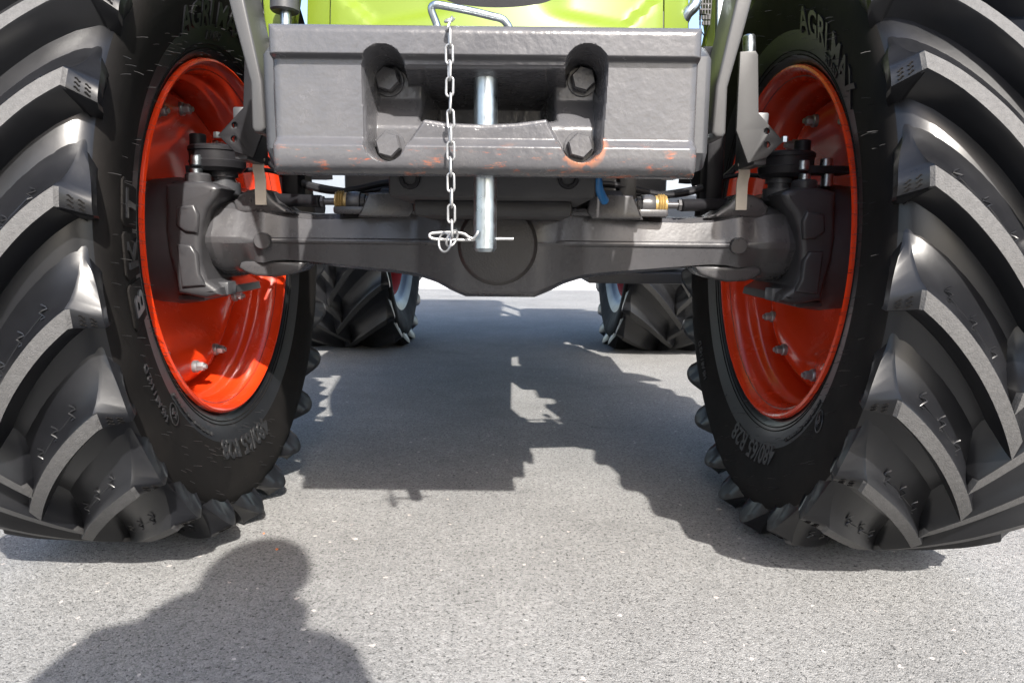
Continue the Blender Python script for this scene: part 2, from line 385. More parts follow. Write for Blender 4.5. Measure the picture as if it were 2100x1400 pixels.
border = [i for i in range(NXg+1)]+[j*(NXg+1)+NXg for j in range(1, NZg+1)]+[NZg*(NXg+1)+i for i in range(NXg-1, -1, -1)]+[j*(NXg+1) for j in range(NZg-1, 0, -1)]
b0 = len(vs); vs += [(vs[i][0], 1.16, vs[i][2]+.045*(WZ1-vs[i][2])/(WZ1-WZ0)) for i in border]; nb = len(border)
for k in range(nb): fs.append([border[k], b0+k, b0+(k+1) % nb, border[(k+1) % nb]])
fs.append([b0+k for k in range(nb)])
mb.add(vs, fs)
weight = mb.build('front_weight', weight_material(), tractor, sharp=60, origin=(WX, .95, .8285))
tag(weight, 'grey painted cast front weight with slotted pockets and rust scrapes along its lower lip')
for x, y, r in ((793, 161, 0), (796, 297, .3), (1197, 161, .15), (1190, 299, .4)):
    up_ = y < 200; c = P(x, y, 1.02 if up_ else .985); c.y = .941+(.0985 if up_ else .0605)
    bolt = MB().hexbolt(c, (0, -1, 0), .031, .017, washer=.0215)
    bolt.build('bolt', PAINT, weight, sharp=25)

# ---- pin, chain, clip: loose things
pin = tag(empty('hitch_pin', (-.0115, 1.0, .632)), 'zinc plated steel drawbar pin standing through the grey front weight', 'pin')
PX, PY = -.0135, 1.0
MB().lathe([(0, 0), (0, .0125), (.005, .0163), (.270, .0163), (.272, .0145), (.272, 0)], (PX, PY, .634), (0, 0, 1), 32).build('shaft', ZINC, pin)
hp = [P(*q) for q in ((905, 95, .985), (897, 55, .985), (885, 22, .98), (889, 12, .978), (902, 11, .977), (960, 22, .985), (1010, 34, .995), (1026, 38, .998), (1036, 45, 1.0), (1046, 62, 1.003), (1055, 100, 1.005))]
MB().tube(smooth_path(hp, 5), .0052, 12).build('handle', ZINC, pin)

chain = tag(empty('safety_chain', P(921, 60, .925)), 'thin galvanised chain hanging down over the front weight to the spring clip', 'chain')
def link(c, ax_up, ax_side, L=.0145, Wd=.0046, r=.0016):
    pts = []
    for k in range(9): a = math.pi*k/8; pts.append(c+ax_side*Wd*math.cos(a)+ax_up*(L/2-.0+Wd*math.sin(a)))
    for k in range(9): a = math.pi+math.pi*k/8; pts.append(c+ax_side*Wd*math.cos(a)+ax_up*(-L/2+Wd*math.sin(a)))
    return MB().tube(pts, r, 8, cyc=True)
n_link = 12
ctop, cbot = P(922, 78, .929), P(926, 470, .925)
pitch = (cbot-ctop)/n_link
for i in range(n_link+1):
    up = (-pitch).normalized(); ang = R_((14 if i % 2 else 78)+random.uniform(-9, 9))
    side = Vector((math.cos(ang), -math.sin(ang), 0)); side = (side-up*side.dot(up)).normalized()
    tilt = Matrix.Rotation(R_(random.uniform(-2.5, 2.5)), 3, 'Y')
    link(ctop+pitch*i+Vector((random.uniform(-.0006, .0006), random.uniform(-.0006, .0006), 0)), tilt@up, side).build('chain_link', ZINCD, chain)
c0 = P(921, 50, .935); link(c0, Vector((.25, .5, .85)).normalized(), Vector((.3, -.8, .35)).normalized(), L=.012).build('chain_link', ZINCD, chain)
c0 = P(922, 42, .955); link(c0, Vector((.1, .9, .4)).normalized(), Vector((.9, -.1, .1)).normalized(), L=.013).build('chain_link', ZINCD, chain)

clip = tag(empty('spring_clip', P(912, 490, .985)), 'bent wire spring clip through the foot of the drawbar pin', 'spring clip')
cp = [(1053, 490, 1.0), (1015, 490, 1.0), (960, 492, .99), (905, 491, .978), (886, 489, .976), (881, 484, .976), (885, 479, .977), (905, 477, .98), (935, 477, .982), (952, 480, .982), (962, 487, .982), (971, 489, .982), (978, 480, .981), (980, 474, .982)]
MB().tube(smooth_path([P(*q) for q in cp], 5), .0021, 8).build('clip_wire', ZINCD, clip)
cr = P(912, 497, .955); ring = []
for k in range(20):
    a = 2*math.pi*k/20; ring.append(cr+Vector((.0085*math.cos(a), -.006*math.cos(a)+.004*math.sin(a), .0125*math.sin(a))))
MB().tube(ring, .0016, 8, cyc=True).build('ring', ZINCD, clip)
cr = P(927, 489, .95); ring = []
for k in range(18):
    a = 2*math.pi*k/18; ring.append(cr+Vector((.006*math.cos(a)+.004*math.sin(a), .006*math.cos(a), .0105*math.sin(a))))
MB().tube(ring, .0016, 8, cyc=True).build('ring', ZINCD, clip)

# ---- front carrier behind the weight
mb = MB(); mb.box((-.178, 1.165, .718), (.160, 1.62, .90), .008)
mb.box((-.15, 1.25, .690), (.13, 1.55, .72), .01)
carrier = mb.build('front_carrier', BELLY, tractor)
for x in (840, 1166):
    q = P(x, 366, 1.163)
    MB().lathe([(0, .010), (-.004, .011), (-.004, .0165), (0, .0175), (.004, .0175), (.004, .010)], (q.x, 1.165, q.z), (0, 1, 0), 24, closed=True).build('bolt_bushing', BLACK, carrier)
# side mounts of the weight
def both(fn, name, M, parent, mx=0, **k):
    """build the left one and its mirror image"""
    a = fn(MB()); r = [a.build(name, M, parent, **k)]; r.append(a.mirror(mx).build(name, M, parent, **k)); return r
def mount(m):
    q = [(-.292, 0), (-.318, 0)]
    return m.plate3([(1.02, .775), (1.04, .752), (1.20, .752), (1.26, .80), (1.26, .90), (1.22, .925), (1.05, .925), (1.02, .905)], .010, (), .034, lambda a, b, c: Vector((-.309+c, a, b)))
both(mount, 'mounting_boss', DARKP, tractor, mx=-.0125)
# flat lifting arms beside the weight
def ext(pts, y=-420):
    """carry the two first points of an outline on upwards out of the picture"""
    return pts
arm = XZ([(428, -160), (466, -160), (505, 20), (537, 165), (545, 262), (536, 271), (522, 271), (516, 262), (513, 168), (478, 40)], 1.10)
both(lambda m: m.plate(arm, 1.10, 1.19, .004), 'linkage_arm', PLATE, tractor, mx=-.0125)
arm2 = XZ([(500, 62), (546, 62), (553, 262), (546, 280), (541, 262), (530, 140)], 1.14)
both(lambda m: m.plate(arm2, 1.20, 1.26, .004), 'arm_bracket', PLATE, tractor, mx=-.0125)
def armbolt(m):
    q = P(549, 230, 1.2); return m.cyl((-.355, 1.16, .80), (-.330, 1.16, .80), .018, n=20, bev=.003)
both(armbolt, 'arm_pin', ZINC, tractor, mx=-.0125)
# fender brackets on the steering heads
fb = XZ([(1518, 106), (1550, 104), (1555, 112), (1556, 232), (1607, 290), (1572, 324), (1534, 335), (1510, 268), (1513, 200)], 1.40)
fh = [[(q.x+.006*math.cos(a), q.z+.006*math.sin(a)) for a in [2*math.pi*k/10 for k in range(10)]] for q in (P(1573, 269, 1.40), P(1574, 297, 1.40))]
fbr = MB().plate(fb, 1.40, 1.408, .0015, holes=fh)
r_b = fbr.build('fender_bracket', PLATE, tractor); l_b = fbr.mirror().build('fender_bracket', BLACK, tractor)  # left one in black: the shade on it is put into its colour
both(lambda m: m.box((-.520, 1.409, .80), (-.494, 1.53, .90), .004), 'bracket_flange', DARKP, tractor)
rod = MB().cyl(P(1536, 72, 1.43), P(1537, 118, 1.43), .012, n=20, bev=.003); rod.build('bracket_rod', ZINC, tractor); rod.mirror().build('bracket_rod', ZINC, tractor)
# tall dark fender stays behind the brackets
both(lambda m: m.box((-.50, 1.62, .74), (-.46, 1.68, .98), .008), 'fender_stay', BLACK, tractor)
# beige straps at the axle stops
def strap(m):
    c = [P(x, y, 1.50) for x, y in ((531, 325), (529, 345), (533, 365), (534, 390), (535, 420))]
    c = smooth_path(c, 5); w = .0115
    vs = []; fs = []
    for q in c: vs += [q+Vector((-w, 0, 0)), q+Vector((w, 0, 0)), q+Vector((w, .004, 0)), q+Vector((-w, .004, 0))]
    for i in range(len(c)-1):
        for k in range(4): fs.append([i*4+k, i*4+(k+1) % 4, i*4+4+(k+1) % 4, i*4+4+k])
    return m.add(vs, fs)
both(strap, 'axle_strap', BEIGE, tractor, sharp=50)

# ---- front axle beam
ZC = .642
tab = [(0, .735, .532), (.072, .735, .532), (.105, .730, .545), (.135, .722, .560), (.17, .715, .570), (.22, .710, .577), (.32, .702, .586), (.40, .700, .594), (.45, .704, .598), (.485, .713, .596), (.515, .720, .587), (.545, .730, .573), (.58, .736, .564), (.605, .735, .565), (.625, .727, .573), (.64, .712, .588), (.660, .690, .610)]
def axle_ring(X):
    zt_ = lerp_tab([(a, b) for a, b, c in tab], abs(X)); zb = lerp_tab([(a, c) for a, b, c in tab], abs(X))
    yf = lerp_tab([(0, 1.440), (.08, 1.440), (.18, 1.475), (.30, 1.490), (.46, 1.495), (.52, 1.480), (.56, 1.472), (.60, 1.470), (.625, 1.480), (.64, 1.50), (.66, 1.54)], abs(X))
    yb = lerp_tab([(0, 1.76), (.10, 1.76), (.2, 1.70), (.46, 1.69), (.54, 1.72), (.6, 1.68)], abs(X))
    zm = ZC+.002; k = sm(.50, .54, abs(X)); rd = .004*(1-k)*sm(.10, .15, abs(X))     # parting-line ridge, gone on the round ends
    r = []
    zu = zm+(zt_-zm)*.80; zd = zm+(zb-zm)*.88
    pts = [(yf-rd, zm), (yf-rd+.001, zm+.004), (yf+.001, zm+.0065), (yf+.010+.012*k, zu), (yf+.018+.02*k, zt_-.010), (yf+.03+.03*k, zt_),
           ((yf+yb)/2, zt_+.004), (yb-.03, zt_), (yb, zu), (yb, zm), (yb, zd), (yb-.03, zb), ((yf+yb)/2, zb-.002), (yf+.034+.03*k, zb), (yf+.014+.02*k, zb+.008), (yf+.010+.008*k, zd), (yf+.001, zm-.0065), (yf-rd+.001, zm-.004)]
    if k:
        yc, zc = (yf+yb)/2, (zt_+zb)/2; n_ = len(pts); out = []
        for i, (y, z) in enumerate(pts):
            a = math.atan2((z-zc)/((zt_-zb)/2), (yc-y)/((yb-yf)/2))
            ey, ez = yc-(yb-yf)/2*math.cos(a), zc+(zt_-zb)/2*math.sin(a)
            out.append((y+(ey-y)*k, z+(ez-z)*k))
        pts = out
    return [Vector((X, y, z)) for y, z in pts]
xs = [i*.012 for i in range(-55, 56)]
mb = MB(); mb.loft([axle_ring(x) for x in xs])
axle = mb.build('front_axle', AXLEP, tractor, sharp=24)
# trunnion boss in the middle
q = P(1016, 498, 1.42)
MB().lathe([(.10, .092), (.022, .082), (.010, .0785), (.003, .074), (0, .066), (-.001, 0)], (q.x+.004, 1.422, q.z-.004), (0, 1, 0), 48).build('trunnion_boss', CASTD, axle)
# round plugs and steering stops
for s in (-1, 1):
    MB().cyl((s*.497, 1.500, .643), (s*.497, 1.474, .643), .0175, n=28, bev=.002).build('plug', AXLEP, axle)
def ear(m, up):
    top = [(-.565, .725), (-.553, .737), (-.535, .748), (-.515, .752), (-.500, .751), (-.490, .744), (-.478, .729), (-.452, .711), (-.43, .70), (-.56, .70)]
    bot = [(-.555, .60), (-.41, .60), (-.43, .580), (-.455, .572), (-.485, .566), (-.525, .568), (-.545, .575), (-.56, .585)]
    return m.plate(top if up else bot, 1.505, 1.60, .008)
both(lambda m: ear(m, 1), 'steering_stop', AXLEP, axle); both(lambda m: ear(m, 0), 'steering_stop', AXLEP, axle)
# ledge, steering cylinder blocks, ball joints and rods
def block(m):
    a = XZ([(757, 396), (812, 394), (845, 398), (850, 432), (840, 445), (735, 445), (742, 430)], 1.47)
    return m.plate(a, 1.462, 1.56, .004)
both(block, 'cylinder_block', AXLEP, axle)
both(lambda m: m.box((-.345, 1.466, .700), (-.13, 1.60, .716), .005), 'cylinder_seat', AXLEP, axle)
ZR = .726; YR = 1.545
MB().cyl((-.26, YR, ZR), (.26, YR, ZR), .032, n=28, bev=.004).build('steering_cylinder', BELLY, axle)
def joint(m):
    m.lathe([(0, 0), (0, .012), (.012, .012), (.012, .016), (.020, .017), (.022, .0205), (.034, .0215), (.046, .020), (.055, .016), (.055, 0)], (-.272, 1.50, ZR), (-1, 0, 0), 28)
    return m
for j in both(joint, 'ball_joint', AXLEP, axle): pass
def clampr(m):
    for k in range(3): m.lathe([(-.0028, .0205), (0, .0228), (.0028, .0205)], (-.330-.005*k, 1.50, ZR), (-1, 0, 0), 28)
    return m.cyl((-.322, 1.50, ZR), (-.346, 1.50, ZR), .0195, n=24)
both(clampr, 'boot_clamp', BRASS, axle)
def trod(m):
    m.cyl((-.345, 1.50, ZR), (-.372, 1.502, ZR), .0075, n=16); m.cyl((-.372, 1.502, ZR), (-.378, 1.502, ZR), .0125, n=6)
    return m
both(trod, 'rod_end', AXLEP, axle)
both(lambda m: m.cyl((-.378, 1.502, ZR), (-.60, 1.612, ZR+.012), .0130, n=20, bev=.002), 'tie_rod', BLACK, axle)
both(lambda m: m.cyl((-.515, 1.52, ZR), (-.555, 1.54, ZR), .019, n=20, bev=.003), 'tie_rod_boot', BLACK, axle)
MB().tube(smooth_path([P(1224, 350, 1.36), P(1226, 372, 1.36), P(1230, 392, 1.38), P(1240, 412, 1.41)], 5), .0085, 12).build('hose', BLUE, tractor)
MB().box((.185, 1.60, .74), (.255, 1.66, .90), .004).box((.262, 1.60, .74), (.30, 1.70, .90), .004).build('pipe_bracket', PLATE, tractor)

# ---- steering knuckles with their covers
def knuckle(m):
    a = XZ([(338, 378), (372, 371), (418, 371), (441, 378), (452, 386), (444, 404), (425, 428), (415, 460), (411, 500), (413, 540), (424, 574), (449, 590), (453, 606), (425, 613), (366, 602), (357, 560), (345, 520), (338, 470), (340, 420)], 1.455)
    m.plate(a, 1.450, 1.70, .014, res=3)
    b = XZ([(362, 425), (398, 418), (408, 440), (404, 478), (380, 476), (360, 462)], 1.445)
    m.plate(b, 1.442, 1.52, .006)
    c = XZ([(362, 500), (392, 502), (404, 520), (408, 560), (420, 586), (372, 590)], 1.445)
    m.plate(c, 1.443, 1.52, .006)
    return m
kn = both(knuckle, 'steering_knuckle', KNUCK, tractor)
def topboss(m):
    q = P(407, 372, 1.50); m.lathe([(-.03, .026), (.012, .026), (.016, .022), (.016, 0)], (q.x, 1.50, q.z), (0, 0, 1), 28)
    q = P(380, 385, 1.52); m.lathe([(-.05, .036), (.012, .034), (.016, .030), (.016, 0)], (q.x-.015, 1.56, q.z), (0, 0, 1), 28)
    return m
both(topboss, 'knuckle_boss', KNUCK, tractor)
def hub(m): return m.lathe([(0, 0), (0, .12), (.01, .135), (.05, .14), (.10, .135), (.12, .12), (.20, .115), (.21, 0)], (-.665, 1.594, .64), (-1, 0, 0), 40)
both(hub, 'hub', DARKP, tractor)
def lowcap(m):
    m.box(P(365, 612, 1.50)+Vector((0, 0, -.004)), P(452, 600, 1.58)+Vector((0, .05, 0)), .003)
    m.box((-.605, 1.485, .528), (-.575, 1.53, .556), .003)
    return m
both(lowcap, 'knuckle_cap', DARKP, tractor)
def drum(m):
    q = P(438, 322, 1.53)
    m.lathe([(-.030, 0), (-.030, .048), (-.022, .056), (-.008, .058), (-.006, .0565), (.012, .0565), (.013, .059), (.020, .059), (.024, .054), (.026, 0)], (q.x, 1.55, q.z), (0, 0, 1), 40)
    return m
both(drum, 'pivot_drum', BLACK, tractor)
def neck(m):
    q = P(452, 380, 1.53); return m.lathe([(-.02, .034), (.006, .034), (.006, .024), (.018, .024), (.018, .030), (.045, .028), (.05, .02)], (q.x, 1.55, q.z), (0, 0, 1), 28)
both(neck, 'kingpin', DARKP, tractor)
def post(x, y0, y1, Y, r=.0125):
    a, b = P(x, y0, Y), P(x, y1, Y); return MB().cyl(a, (a.x, a.y, b.z), r, n=24, bev=.002)
for s, L in (('l', [(404, 382, 346, 1.50), (404, 340, 318, 1.50)]), ('r', [(1648, 388, 356, 1.50), (1646, 350, 329, 1.50), (1695, 384, 349, 1.52), (1694, 344, 325, 1.52)])):
    for q in L: post(*q).build('spacer', ZINC, tractor)
post(407, 310, 275, 1.56, .017).build('pivot_cap', BLACK, tractor); post(1645, 312, 288, 1.56, .017).build('pivot_cap', BLACK, tractor)
bo = P(445, 283, 1.53); MB().hexbolt(bo, (0, 0, 1), .013, .012).build('bolt', ZINC, tractor)
bo = P(1609, 292, 1.53); MB().hexbolt(bo, (0, 0, 1), .013, .012).build('bolt', ZINC, tractor)
MB().box(P(1640, 352, 1.50)+Vector((0, 0, -.003)), P(1737, 346, 1.53)+Vector((0, .03, .003)), .002).build('pivot_arm', BLACK, tractor)
MB().box(P(380, 352, 1.50)+Vector((0, 0, -.003)), P(425, 345, 1.53)+Vector((0, .03, .003)), .002).build('pivot_arm', BLACK, tractor)

for s in (-1, 1):
    for a in range(8):
        q = 2*math.pi*a/8+.2; MB().hexbolt((s*.662, 1.594-.118*math.cos(q), .64+.118*math.sin(q)), (-s, 0, 0), .015, .010, washer=.011).build('bolt', DARKP, tractor, sharp=25)
    MB().cyl((s*.60, 1.475, .745), (s*.597, 1.468, .757), .004, .0025, n=10).build('grease_nipple', ZINC, tractor)
    MB().tube(smooth_path([(s*.12, 1.58, .765), (s*.24, 1.60, .775), (s*.38, 1.63, .755), (s*.50, 1.65, .79), (s*.56, 1.62, .86)], 8), .0075, 10).build('hydraulic_hose', BLACK, tractor)
    MB().tube(smooth_path([(s*.14, 1.62, .80), (s*.30, 1.66, .76), (s*.43, 1.66, .77), (s*.53, 1.63, .80), (s*.60, 1.57, .79)], 8), .005, 10).build('hydraulic_hose', BLACK, tractor)

# ------------------------------------------------------------------ wheels
def make_wheel(name, cx, cy, cz, side, R0, hw, nl, rim_r, phase, front, red):
    """side -1: the wheel on the picture's left. u is measured from the tyre's middle towards the tractor"""
    root = empty(name, (cx, cy, cz), tractor)
    k = R0/.65; kw = hw/.196
    def pt(u, ang, r):
        z = r*math.sin(ang)
        zz = cz+z
        zz = .5*(zz+math.sqrt(zz*zz+.0001)) if zz < .12 else zz
        fb_ = max(0, (.20-zz)/.20); u = u*(1+.075*fb_*fb_)
        return Vector((cx-side*u, cy-r*math.cos(ang), zz))
    prof = [(0, .603), (.06, .602), (.11, .599), (.145, .594), (.170, .586), (.187, .574), (.195, .556), (.196, .535), (.193, .512), (.188, .490), (.182, .468), (.176, .447), (.170, .428), (.165, .412), (.160, .400), (.156, .392), (.150, .386), (.140, .360)]
    top = [(0, .651), (.08, .650), (.14, .646), (.175, .640)]
    half = [(u*kw, r*k) for u, r in prof]
    if not front:                                               # lower sidewall reaches a rim of another size
        half = [(u, r if r > .5*k else rim_r+(r-.36*k)*(.5*k-rim_r)/(.14*k)) for u, r in half]
    full = [(-u, r) for u, r in half[::-1]][:-1]+half
    ns = 150
    mb = MB(); vs = []; fs = []; n = len(full)
    for i in range(ns):
        a = 2*math.pi*i/ns; vs += [pt(u, a, r) for u, r in full]
    for i in range(ns):
        j = (i+1) % ns
        for q in range(n-1): fs.append([i*n+q, j*n+q, j*n+q+1, i*n+q+1])
    mb.add(vs, fs); mb.m = [1 if abs(full[i % (n-1)][0]) > .18*kw else 0 for i in range(len(fs))]
    tyre = mb.build('tyre', [RUB, RUBS], root, sharp=50, origin=(cx, cy, cz))
    car = lambda u: lerp_tab(half[:8], abs(u)); tp = lambda u: lerp_tab([(a*kw, b*k) for a, b in top], abs(u))
    # tread lugs
    DEG = math.pi/180; sweep = 20*DEG*(25/nl)
    nst = 15 if front else 9
    FOOT = [(-.046, -.2), (-.042, -.1), (-.0395, .45), (-.035, .78), (-.027, .92), (-.017, .98), (-.008, 1), (.004, .99), (.018, .94), (.038, .80), (.062, .56), (.090, .26), (.125, -.1)]
    def lug_angle(t): return -sweep*(.62*t+.38*t*t)
    for sd in (1, -1):
        for i in range(nl):
            a0 = phase+2*math.pi*(i+(.5 if sd < 0 else 0))/nl
            mb = MB(); rings = []; mats = []
            # stations: end face foot, end face, then along the bar to just past the middle
            st = [(-4, 0), (-3, 0), (-2, 0), (-1, 0)]+[(0, t/(nst-1)) for t in range(nst)]+[(1, 1), (2, 1)]
            for kind, t in st:
                u = (.175-.190*t)*kw
                ac = a0+lug_angle(t)
                half_w = .0215+.0075*t                             # half of the tread face, as an angle
                rt = tp(u); rb = car(u)-.002*k
                fl = 1.0
                if kind == -1: u = .179*kw; rt = .6345*k; rb = .578*k
                if kind == -2: u = .212*kw; rt = .616*k; rb = .583*k
                if kind == -3: u = .2105*kw; rt = .601*k; rb = .568*k
                if kind == -4: u = .190*kw; rt = .570*k; rb = .556*k
                if not front and kind in (-2, -3): u = .201*kw
                if kind == 1: u -= .004*kw; rt -= .008*k; ac -= .3*DEG
                if kind == 2: u -= .016*kw; rt = car(u)-.001; ac -= 1.2*DEG; fl = .6
                H = rt-rb
                # across the bar: steep below, a long hollow slope above
                sec = [(-half_w-.016*fl, -.002), (-half_w-.0105*fl, .25), (-half_w-.004*fl, .93), (-half_w, 1.0), (-half_w*.33, 1.0), (half_w*.33, 1.0), (half_w, 1.0),
                       (half_w+.004*fl, .965), (half_w+.016*fl, .74), (half_w+.040*fl, .49), (half_w+.070*fl, .28), (half_w+.105*fl, .12), (half_w+.150*fl, -.01)]
                if kind in (-2, -3, -4): sec = FOOT
                if kind in (-2, -3): us = [.183*kw+(u-.183*kw)*min(1, max(0, h))**(.38 if a < 0 else .8) for a, h in sec]
                else: us = [u]*len(sec)
                rings.append([pt(uu*sd, ac+a, rb+H*h) for uu, (a, h) in zip(us, sec)])
            m_ = len(rings[0]); vs = [v for r in rings for v in r]; fs = []; mi = []
            for p in range(len(rings)-1):
                for q in range(m_-1):
                    fs.append([p*m_+q, p*m_+q+1, (p+1)*m_+q+1, (p+1)*m_+q]); mi.append(1 if 3 <= q <= 5 and 3 <= p <= len(rings)-3 else 0)
            mb.add(vs, fs); mb.m = mi
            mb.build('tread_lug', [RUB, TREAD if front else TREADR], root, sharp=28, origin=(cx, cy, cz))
    # moulded squiggles between the lugs, whiskers of the vents, ridges on the lug ends
    if front:
        def surf(u, a, lift=.001): return pt(u, a, car(u)+lift)
        mk = MB(); ridg = MB()
        for i in range(nl):
            a0 = phase+2*math.pi*i/nl; am = ((a0+math.pi) % (2*math.pi))-math.pi
            if abs(am) > 1.3: continue
            for jj in range(3):
                t = .22+.2*jj; u = (.175-.190*t)*kw; ac = a0+lug_angle(t)+.0245+.062
                def off(du, da):
                    s_ = da-.062+.0  # angle from the flank's foot
                    hgt = lerp_tab([(.0, .30), (.018, .13), (.038, .04), (.061, 0)], .034+s_+.03-.034)
                    return pt(u+du, ac+da, car(u)+.001+(tp(u)-car(u))*max(0, lerp_tab([(-.062, .97), (-.046, .74), (-.022, .49), (.008, .28), (.043, .12), (.088, 0)], da))+.0005)
                mk.tube([off(.0055*math.sin(q*1.5), -.036+.030*q/7) for q in range(8)], .0015, 5)
                if jj < 2: 
                    u2 = (.175-.190*(t+.2))*kw; da = lug_angle(t+.2)-lug_angle(t)
                    mk.tube([pt(u+(u2-u)*q/6, ac+da*q/6-.028, car(u)+(tp(u)-car(u))*.55+.0010) for q in range(7)], .0012, 5)
            for rw in range(2):
                for cl in range(3):
                    def endp(w, f):
                        # w across the tread end (0 lower edge, 1 upper edge), f down the end face
                        ca = -.0215+.043*w; cu, cr = .179, .6345
                        fa = lerp_tab([(0, -.035), (.33, -.027), (.67, -.017), (1, -.008)], w); fh = lerp_tab([(0, .78), (.33, .92), (.67, .98), (1, 1)], w)
                        fu = .183+.029*fh**.38; fr = .583+.033*fh
                        return pt((cu+(fu-cu)*f)*kw+.0010, a0+ca+(fa-ca)*f, (cr+(fr-cr)*f)*k+.0004)
                    w0 = .22+.26*cl; f0 = .22+.34*rw
                    ridg.tube([endp(w0+.06*math.sin(q*1.5), f0+.05*q) for q in range(5)], .0010, 5)
        tag(mk.build('moulding_marks', RUB, root), kind='stuff'); tag(ridg.build('end_ridges', RUBS, root), kind='stuff')
        wk = MB(); rnd = random.Random(11 if side < 0 else 23)
        for i in range(230):
            a = rnd.uniform(-1.9, 1.9); idx = rnd.choice([6, 7, 8, 9, 10, 11, 12, 13, 14, 15])
            u, r = half[idx]; u2, r2 = half[idx+1]; f = rnd.random(); u += (u2-u)*f; r += (r2-r)*f
            p0 = pt(u, a, r); out = Vector((-side*1, rnd.uniform(-.25, .25), rnd.uniform(-.3, .15))).normalized(); L = rnd.uniform(.008, .018)
            wk.tube([p0-out*.002, p0+out*L*.5, p0+out*L+Vector((0, 0, -.001))], .00045, 4)
        tag(wk.build('vent_whiskers', LETTER, root), kind='stuff')
        # raised lettering on the sidewall
        sw = half[6:16]
        def side_u(r):
            for (u1, r1), (u2, r2) in zip(sw, sw[1:]):
                if r2 <= r <= r1: return u1+(u2-u1)*(r-r1)/(r2-r1)
            return sw[0][0] if r > sw[0][1] else sw[-1][0]
        def wall(rm, ang, thick=1.0):
            # letters stand with their heads to the tread and read clockwise as seen from the tractor's side
            def fn(a, b, c):
                r = rm+b; th = ang-side*(-1)*(-a/rm) if False else ang+(a/rm)*(1 if side < 0 else -1)*1.0
                return pt(side_u(r)+c+.0012, th, r)
            return fn
        def word(txt, size, rm, ang, M=LETTER, ex=.0016, nm='lettering'):
            MB().text(txt, size, ex, wall(rm, ang), sub=.014).build(nm, M, root, sharp=40)
        top_a = R_(97) if side < 0 else R_(93)
        word('AGRI MAX', .066, .443, R_(78) if side < 0 else R_(52), M=RUB, ex=.0022)
        word('RT 657', .024, .418, R_(80) if side < 0 else R_(50))
        word('480/65 R28', .056, .442, R_(-87))
        word('TUBELESS  RADIAL  STEEL REINFORCED', .011, .430, R_(-52))
        word('145 A8 / 142 D', .020, .500, R_(-30) if side < 0 else R_(-140))
        for ch, am in (('B', -12), ('K', -2.4), ('T', 7.2)):
            ang = R_(am) if side < 0 else R_(-am)+R_(176)
            sgn = 1 if side < 0 else -1
            tile = [(-.036, -.040), (.036, -.040), (.036, .032), (.030, .040), (-.026, .040), (-.036, .030)]
            MB().plate3([(a, b) for a, b in tile], .002, (), .004, wall(.470, ang)).build('brand_tile', RUBS, root, sharp=40)
            MB().text(ch, .070, .0016, lambda a, b, c: wall(.446, ang)(a, b, c+.0030), sub=.014).build('lettering', RUB, root, sharp=40)
        word('E4', .020, .468, R_(-40)); 
        pr = [pt(side_u(.475+.02*math.sin(q))+.001, R_(-40)+.02/.475*math.cos(q), .475+.02*math.sin(q)) for q in [2*math.pi*z/24 for z in range(24)]]
        MB().tube(pr, .0012, 5, cyc=True).build('approval_ring', LETTER, root)
        for rg_ in (.401, .409):
            MB().tube([pt(side_u(rg_)+.0004, 2*math.pi*z/120, rg_) for z in range(120)], .0013, 5, cyc=True).build('bead_line', RUBS, root)
    # rim
    f = rim_r/.381; w = 1 if front else 1.25
    barrel = [(.164, .3835), (.170, .3815), (.172, .377), (.169, .371), (.160, .366), (.150, .3600), (.136, .3565), (.122, .3545), (.112, .3540), (.104, .3500), (.098, .3440), (.088, .3405), (.060, .3375), (.045, .335), (.032, .333), (.0, .330), (-.06, .332), (-.10, .350), (-.15, .360), (-.166, .381)]
    outer = [(-.166, .384), (-.14, .364), (-.06, .340), (.0, .338), (.10, .358), (.14, .366), (.160, .380)]
    disc = [(.030, .335), (.046, .326), (.056, .316), (.064, .303), (.066, .285), (.062, .266), (.045, .243), (.025, .222), (.008, .195), (-.002, .16), (-.004, .10), (-.01, 0)]
    if not front: disc = [(u-.12, r) for u, r in disc]
    ax = (-side, 0, 0)
    if front: barrel = [(u-.012, r) for u, r in barrel]; outer = [(u-.012, r) for u, r in outer]; disc = [(u-.008, r) for u, r in disc]
    mb = MB(); mb.lathe([(u*w, r*f) for u, r in barrel+outer], (cx, cy, cz), ax, 120, closed=True)
    rim = mb.build('rim', red, root, sharp=40, origin=(cx, cy, cz))
    mb = MB(); vs = []; fs = []; nn = 144
    for i in range(nn):
        a = 2*math.pi*i/nn
        for u, r in disc:
            b = 0
            if .2 < r < .325 and front: b = .010*math.cos(6*(a-R_(-101) if side < 0 else a-R_(-70)))*math.sin(math.pi*(r-.2)/.125)
            vs.append((cx-side*(u+b)*w, cy-r*f*math.cos(a), cz+r*f*math.sin(a)))
    kk = len(disc)
    for i in range(nn):
        for q in range(kk-1): fs.append([i*kk+q, ((i+1) % nn)*kk+q, ((i+1) % nn)*kk+q+1, i*kk+q+1])
    mb.add(vs, fs); mb.build('wheel_disc', red, root, sharp=60, origin=(cx, cy, cz))
    if front:
        cen = -101.5 if side < 0 else -69.5
        for j in range(6):
            for e in (-11.5, 11.5):
                a = R_(cen+60*j+e); c = Vector((cx-side*.064, cy-.286*math.cos(a), cz+.286*math.sin(a)))
                d = Vector((-side, 0, 0))
                mb = MB(); mb.lathe([(-.012, 0), (-.012, .0145), (.002, .0145), (.004, .013), (.004, 0)], c, d, 20); mb.hexbolt(c+d*.004, d, .019, .014)
                mb.cyl(c+d*.016, c+d*.024, .006, n=12, bev=.001)
                mb.build('wheel_nut', BOLTG, root, sharp=25)
    return root
SHADERED = mat('rear_rim_shaded_red', (.40, .02, .014), .65, var=.05, spec=.12)  # darker copy of the rim red, shadow on the rear rims painted in
